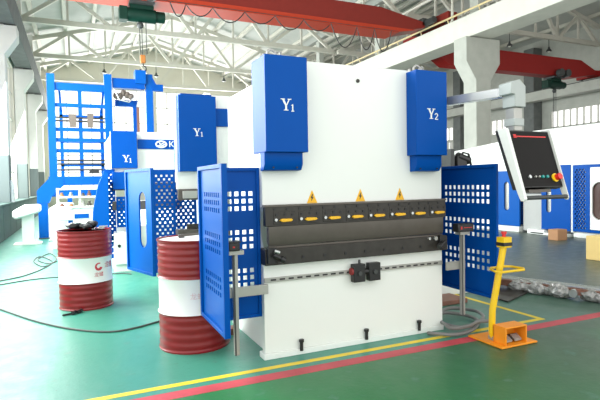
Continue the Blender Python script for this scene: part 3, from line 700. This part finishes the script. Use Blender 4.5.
slot_door(p2, .78, .28, 1.58, M, r=.10, sc=.30)
pg = MB().rows('y', .12, .13, -.26, .0, .32, 1.56, perf_stagger(-.26, 0, .5, 1.52, .062, .024)).build('perforated_guard', BLUE, p2)
MB().rows('y', .32, .33, 0, .3, .75, 1.4, perf_stagger(0, .3, .80, 1.38, .062, .024)).build('perforated_guard', BLUE, p2)

# third press, farther back to the left
p3 = thing('press_brake', 'farthest white press brake, with small Y1 cover and blue logo band', 'machine', (.53, 8.6, 0), group='press brakes')
MB().box(.0, 3.2, 0, .07, 1.42, 2.26).build('ram_plate', OFFW, p3, bevel=.005)
MB().box(.0, 3.2, .1, .17, .0, .70).build('bed_plate', OFFW, p3, bevel=.005)
MB().box(.0, .08, .17, 1.7, .0, 2.2).build('side_frame', OFFW, p3, bevel=.005)
MB().box(-.0, 3.2, -.03, .12, .98, 1.12).build('die_table', STEEL2, p3)
MB().box(.0, 3.2, -.02, .1, 1.3, 1.42).build('punch_holder', STEEL2, p3)
cv = MB().box(.0, .40, -.12, 0, 1.66, 2.26).build('cylinder_cover', BLUE, p3, bevel=.004)
MB().box(.01, .40, -.10, 0, 1.32, 1.60).build('lower_shroud', BLUE, cv, bevel=.004)
mb = MB(); serif_Y(mb, .17, 1.76, .11, -.1225, -.1195); digit(mb, '1', .27, 1.75, .07, -.1225, -.1195); mb.build('lettering', WHITE, cv, smooth=False)
bd = MB().box(.42, 3.1, -.02, 0, 1.98, 2.14).build('logo_band', BLUE, p3)
ex = .80
mb = MB(); mb.tube([(ex + .085 * math.cos(a), -.026, 2.06 + .052 * math.sin(a)) for a in [2*PI*k/18 for k in range(18)]], .013, 6, closed=True)
for dx, dz, fx, fz in ((-.05, -.03, .05, .035), (-.02, -.045, .075, .015), (-.03, .03, .0, -.04)): mb.bar((ex + dx, -.026, 2.06 + dz), (ex + fx, -.026, 2.06 + fz), .012, .016)
mb.build('emblem', WHITE, bd)
vs, fs = glyph('K', .15); mb = MB(); V = [mb.bm.verts.new((ex + .17 + x, -.0225, 2.06 + y)) for x, y, z in vs]
for f in fs: mb._face([V[i] for i in f])
mb.build('lettering', WHITE, bd, smooth=False)
cb = MB().box(-.0, .33, -.25, .05, .12, .62).build('side_cabinet', OFFW, p3, bevel=.01)
MB().cyl((.07, -.262, .42), (.07, -.25, .42), .025).build('cabinet_lock', BLACK, cb)
MB().box(.19, .33, -.26, -.25, .2, .5).build('cabinet_cover', LBLUE, cb)
MB().box(-.0, .30, -.2, .03, 0, .12).build('cabinet_plinth', OFFW, cb)
MB().rows('y', -.02, -.01, -.12, .05, .2, 1.65, perf_stagger(-.12, .05, .25, 1.62, .07, .02)).build('perforated_guard', BLUE, p3)
MB().rows('y', -.04, -.03, .06, .33, .7, 1.2, perf_stagger(.06, .33, .72, 1.18, .07, .02)).build('perforated_guard', BLUE, p3)
# rounded side door
MB().prism([(-.33, .48), (-.06, .48), (-.06, 1.58), (-.12, 1.62), (-.22, 1.38), (-.30, 1.0)], 'y', -.22, -.18).build('side_door', LBLUE, p3, bevel=.006)
MB().box(-.09, -.06, -.18, .0, .48, 1.5).build('door_hinge', LBLUE, p3)

# ================================================================== BLUE STORAGE TOWER AND GANTRY
tw = thing('storage_tower', 'tall blue steel storage tower with shelves behind the left presses', 'tower', (-.6, 15, 0))
def fbar(x0, x1, z0, z1, name='crossbar', y0=14.95, y1=15.05, m=LBLUE): return MB().box(x0, x1, y0, y1, z0, z1).build(name, m, tw, world=True)
fbar(-.63, -.44, 1.2, 4.42, 'post', 14.9, 15.1); fbar(.80, 1.0, 1.2, 4.5, 'post', 14.9, 15.1); fbar(.12, .22, 1.6, 4.2, 'post', 14.97, 15.03)
fbar(-.44, .82, 4.0, 4.2, 'crossbar')
for z in (3.6, 2.94, 2.65, 2.36): fbar(-.44, .82, z - .045, z + .05, 'shelf_beam')
for z in (3.26, 3.17, 2.1, 2.0, 1.84): MB().cyl((-.44, 14.93, z), (.82, 14.93, z), .022, seg=8).build('guide_rod', STEEL, tw, world=True)
for x in (-.38, .72): fbar(x, x + .09, 1.6, 3.7, 'post', 16.2, 16.3)
for z in (3.47, 2.72, 2.02): fbar(-.38, .81, z - .04, z + .03, 'shelf_beam', 16.2, 16.3)
for x in (-.38, .72):
    MB().bar((x + .05, 15.0, 4.0), (x + .05, 16.25, 3.6), .06, .06).build('brace', LBLUE, tw, world=True)
MB().prism([(-.10, 3.0), (.06, 3.0), (.07, 3.35), (-.13, 3.35)], 'y', 14.88, 14.905).build('hanging_plate', BRN, tw, world=True)
MB().prism([(.34, 3.0), (.48, 3.0), (.51, 3.38), (.34, 3.38)], 'y', 14.88, 14.905).build('hanging_plate', BRN, tw, world=True)
fbar(-.66, 1.02, 1.42, 1.66, 'main_beam', 14.86, 15.1); fbar(-.7, .70, 1.12, 1.32, 'main_beam', 14.88, 15.08)
MB().prism([(-.95, 1.28), (-.66, 1.60), (-.3, 1.60), (-.3, 1.42), (-.6, 1.12), (-.66, .95), (-.95, .95)], 'y', 14.84, 15.12).build('gusset', LBLUE, tw, world=True)
MB().box(-.93, -.70, 14.86, 15.1, 0, 1.2).build('leg', LBLUE, tw, world=True); MB().box(-.94, -.66, 14.8, 15.16, 0, .03).build('foot_plate', DARKG, tw, world=True)
MB().box(-.22, -.1, 14.9, 15.05, 0, 1.15).build('leg', LBLUE, tw, world=True); MB().box(.75, .9, 14.9, 15.05, 0, 1.45).build('leg', LBLUE, tw, world=True)
MB().box(.35, .6, 14.8, 14.88, 1.74, 1.86).build('drive_box', BLACK, tw, world=True, bevel=.01)

ga = thing('loading_gantry', 'blue lifting gantry frame under the crane hook beside the storage tower', 'gantry', (1.9, 15.0, 0))
MB().box(1.93, 2.13, 15.0, 15.2, 0, 4.60).build('post', LBLUE, ga, world=True)
MB().box(1.02, 1.9, 14.95, 15.2, 4.15, 4.42).build('top_beam', BLUE, ga, world=True)
MB().box(1.64, 1.93, 14.9, 15.25, 4.3, 4.68).build('lifting_block', LBLUE, ga, world=True)
MB().prism([(2.1, 4.55), (2.22, 4.32), (2.42, 4.32), (2.42, 4.12), (2.1, 4.12)], 'y', 14.98, 15.1).build('end_bracket', BLUE, ga, world=True)
MB().box(1.1, 1.75, 15.25, 15.4, 3.68, 3.86).box(1.58, 1.68, 15.2, 15.4, 2.2, 3.7).build('pipe_frame', BLUE, ga, world=True)
MB().bar((1.85, 15.1, 4.2), (1.7, 15.1, 3.65), .08, .05).build('brace', CHROME, ga, world=True)
mb = MB()
for k in range(5): mb.ball((1.12 + k * .1, 15.05, 3.95 + random.uniform(-.06, .08)), .08, (1, 1, 1.3), 2)
mb.jitter(.012).build('sling_bundle', BRN, ga, world=True, sharp=20)
MB().tube([(1.05, 14.9, 4.1), (1.2, 14.9, 3.8), (1.45, 14.9, 3.75), (1.6, 14.9, 3.9)], .02, 6).build('sling', CHROME, ga, world=True)
MB().box(1.68, 1.76, 15.2, 15.3, 2.2, 3.7).build('cable_chain', RUST, ga, world=True)

# white support pedestals
for x, y, wd, lab in ((-1.10, 13.75, .42, 'white support pedestal nearest the left wall'), (-.36, 14.4, .40, 'white support pedestal beside the blue tower leg')):
    t = thing('support_pedestal', lab, 'pedestal', (x, y, 0), group='white support pedestals')
    MB().box(-.3, .3, -.25, .25, 0, .03).build('base_plate', OFFW, t)
    MB().box(-.12, .14, -.1, .1, .03, .72).build('column', WHITE, t, bevel=.01)
    MB().prism([(-.30, .66), (-.22, .62), (.30, .78), (.30, .96), (-.05, .96), (-.30, .82)], 'y', -.25, .25).build('head', WHITE, t, bevel=.05)

# white machine table and clutter seen under the tower
t = thing('feed_table', 'white feed table with bundled parts under the blue tower', 'table', (.1, 12.6, 0))
MB().box(-.55, .45, 12.3, 12.9, .62, .82).build('table_body', WHITE, t, world=True, bevel=.02)
for x in (-.5, .35): MB().box(x, x + .08, 12.3, 12.4, 0, .62).build('leg', OFFW, t, world=True)
MB().box(-.05, .25, 12.28, 12.3, .66, .76).build('blue_cover', LBLUE, t, world=True)
t = thing('parts_rack', 'pale rack of steel parts standing behind the white feed table', 'rack', (.2, 13.8, 0))
for x in (-.45, .05, .6): MB().box(x, x + .06, 13.7, 13.8, 0, 1.35).build('upright', OFFW, t, world=True)
for z in (.85, 1.1, 1.3): MB().box(-.45, .66, 13.6, 13.95, z, z + .04).build('shelf', OFFW, t, world=True)
cnt = 0
for z, sh in ((.89, 'lower'), (1.14, 'middle')):
    for k, od in enumerate(('first', 'second', 'third', 'fourth', 'fifth')):
        x = -.33 + k * .21; hgt = random.uniform(.06, .14); mt, cw = ((RUST, 'rusty brown'), (STEEL2, 'dark steel'), (ALU, 'bright grey'), (CARD, 'tan'))[(k * 3 + int(z * 10)) % 4]
        if abs(x - .08) < .05: x += .07
        tag(MB().lathe([(.05, 0), (.05, hgt * .5), (.03, hgt * .5), (.03, hgt)], (x, 13.72, z), seg=16).build('machine_part', mt), '%s turned part on the %s shelf of the pale rack, %s from the left' % (cw, sh, od), 'machine part', 'turned parts on the pale rack')

# ================================================================== RIGHT-HAND ENCLOSED MACHINE (its side faces -X)
rm = thing('enclosed_machine', 'long white enclosed machine with blue slotted side doors behind the console', 'machine', (11.2, 8, 0))
MB().box(10.42, 14, 3.6, 8.95, 1.66, 2.56).build('upper_body', WHITE, rm, world=True, bevel=.02)
MB().box(10.44, 13.5, 3.6, 7.82, 0, .17).box(10.3, 10.9, 7.9, 8.9, 0, .06).build('base', WHITE, rm, world=True, bevel=.01)
MB().box(10.9, 13.5, 3.6, 8.9, .15, 1.66).build('core', BLUE, rm, world=True)
MB().box(10.38, 10.46, 7.78, 7.84, .12, 1.68).build('post', WHITE, rm, world=True)
def rdoor(y0, y1, z0, z1, name, holes, m=BLUE):
    d = MB().rows('x', 10.36, 10.40, y0, y1, z0, z1, holes).build(name, m, rm, world=True)
    return d
rdoor(7.84, 8.62, .14, 1.68, 'slotted_door', slot(8.42, .07, .55, 1.16))
MB().box(10.41, 10.42, 8.3, 8.55, .5, 1.25).build('slot_glass', ALU, rm, world=True)
rdoor(7.42, 7.78, .15, 1.66, 'perforated_guard', perf_stagger(7.44, 7.76, .2, 1.62, .075, .042))
MB().box(10.45, 10.46, 7.42, 7.78, .15, 1.66).build('guard_backing', WHITE, rm, world=True)
d = rdoor(5.6, 7.38, .22, 1.6, 'window_door', slot(7.15, .17, .45, 1.27), WHITE)
lip(MB(), 'x', 10.35, 10.40, 5.56, 7.42, .15, 1.66, .06).build('door_frame', BLUE, rm, world=True)
MB().box(10.42, 10.43, 6.9, 7.36, .4, 1.32).build('door_glass', mat('tinted_glass', (.10, .06, .05), .15), rm, world=True)
# grey cabinet between the slotted doors
MB().box(10.46, 11.2, 8.6, 9.25, .05, 1.35).build('grey_cabinet', mat('grey_enamel', (.42, .43, .42), .5), rm, world=True, bevel=.01)
MB().box(10.42, 10.5, 8.62, 9.2, 1.0, 1.06).build('cabinet_rail', STEEL, rm, world=True)
MB().box(10.3, 10.46, 8.5, 9.0, 0, .12).build('cabinet_foot', WHITE, rm, world=True, bevel=.02)
r2 = thing('enclosed_machine', 'white curved-top machine with one blue slotted door left of the console', 'machine', (10.9, 10.2, 0))
MB().prism([(9.3, 1.58), (12.4, 1.55), (12.4, 2.2), (11.2, 2.28), (9.3, 2.45)], 'x', 10.42, 13).build('upper_body', WHITE, r2, world=True, bevel=.03)
MB().box(10.36, 12.2, 9.3, 10.9, 0, .14).build('base', WHITE, r2, world=True, bevel=.01)
dd = MB().rows('x', 10.38, 10.42, 9.3, 10.2, .15, 1.58, slot(9.72, .085, .55, 1.3)).build('slotted_door', LBLUE, r2, world=True)
MB().box(10.43, 10.44, 9.6, 9.9, .5, 1.35).build('slot_glass', ALU, r2, world=True)
MB().box(10.46, 12.4, 10.22, 13.5, .0, 1.55).build('white_side_panel', WHITE, r2, world=True)
MB().box(11.0, 12.4, 9.4, 10.2, .14, 1.55).build('core', BLUE, r2, world=True)

tag(MB().box(9.58, 9.88, 7.55, 7.8, 0, .24).build('cardboard_box', CARD, bevel=.01), 'small brown cardboard box on the floor before the blue slotted door', 'box')
tag(MB().box(7.78, 8.4, 5.25, 5.6, 0, .40).build('crate', CREAM, bevel=.01), 'pale yellow crate at the right edge of the floor', 'crate')

# ------------------------------------------------------------------ wrapped spindle and steel plates on the floor
PLQ = [(4.97, 4.77), (4.85, 4.24), (4.32, 4.03), (4.36, 4.39)]
t = thing('wrapped_spindle', 'long machine spindle wrapped in crinkled plastic lying on the floor right of the press', 'machine part', (5.0, 4.2, 0))
A = Vector((4.72, 4.95, .09)); B = Vector((5.35, 3.2, .09)); D = (B - A)
MB().bar(A, B, .13, .07).build('rail', RUST, t, world=True)
MB().cyl(A + Vector((.05, 0, .03)), B + Vector((.05, 0, .03)), .04).build('shaft', CHROME, t, world=True)
def lump(f0, f1, r, n, name='plastic_wrap'):
    mb = MB()
    for k in range(n):
        f = f0 + (f1 - f0) * (k + .5) / n; c = A + D * f; rr = r * random.uniform(.8, 1.15)
        mb.ball((c.x + random.uniform(-.03, .03), c.y, rr * .8), rr, (1.1, 1.5, .85), 3)
    mb.jitter(.012); return mb.build(name, WRAP, t, world=True, sharp=15)
lump(-.02, .16, .06, 6); lump(.26, .60, .085, 11); lump(.72, 1.08, .075, 11)
for f in (.12, .66, .97):
    c = A + D * f; MB().cyl((c.x - .05, c.y, .08), (c.x - .12, c.y - .03, .08), .045, seg=16).build('bearing_flange', CHROME, t, world=True)
mb = MB().prism(PLQ, 'z', .002, .02)
tag(mb.build('steel_plate', STEEL, bevel=.003), 'dark steel plates lying flat on the floor behind the foot pedal', 'plate')
tag(MB().box(3.55, 3.95, 4.25, 4.55, 0, .05).build('wood_block', RUST, bevel=.006), 'brown wooden board on the floor under the right blue guard', 'board')
tag(MB().box(1.24, 1.32, 4.32, 4.44, 0, .06).build('wood_block', RUST, bevel=.006), 'small brown block on the floor between the near drum and the press', 'block')
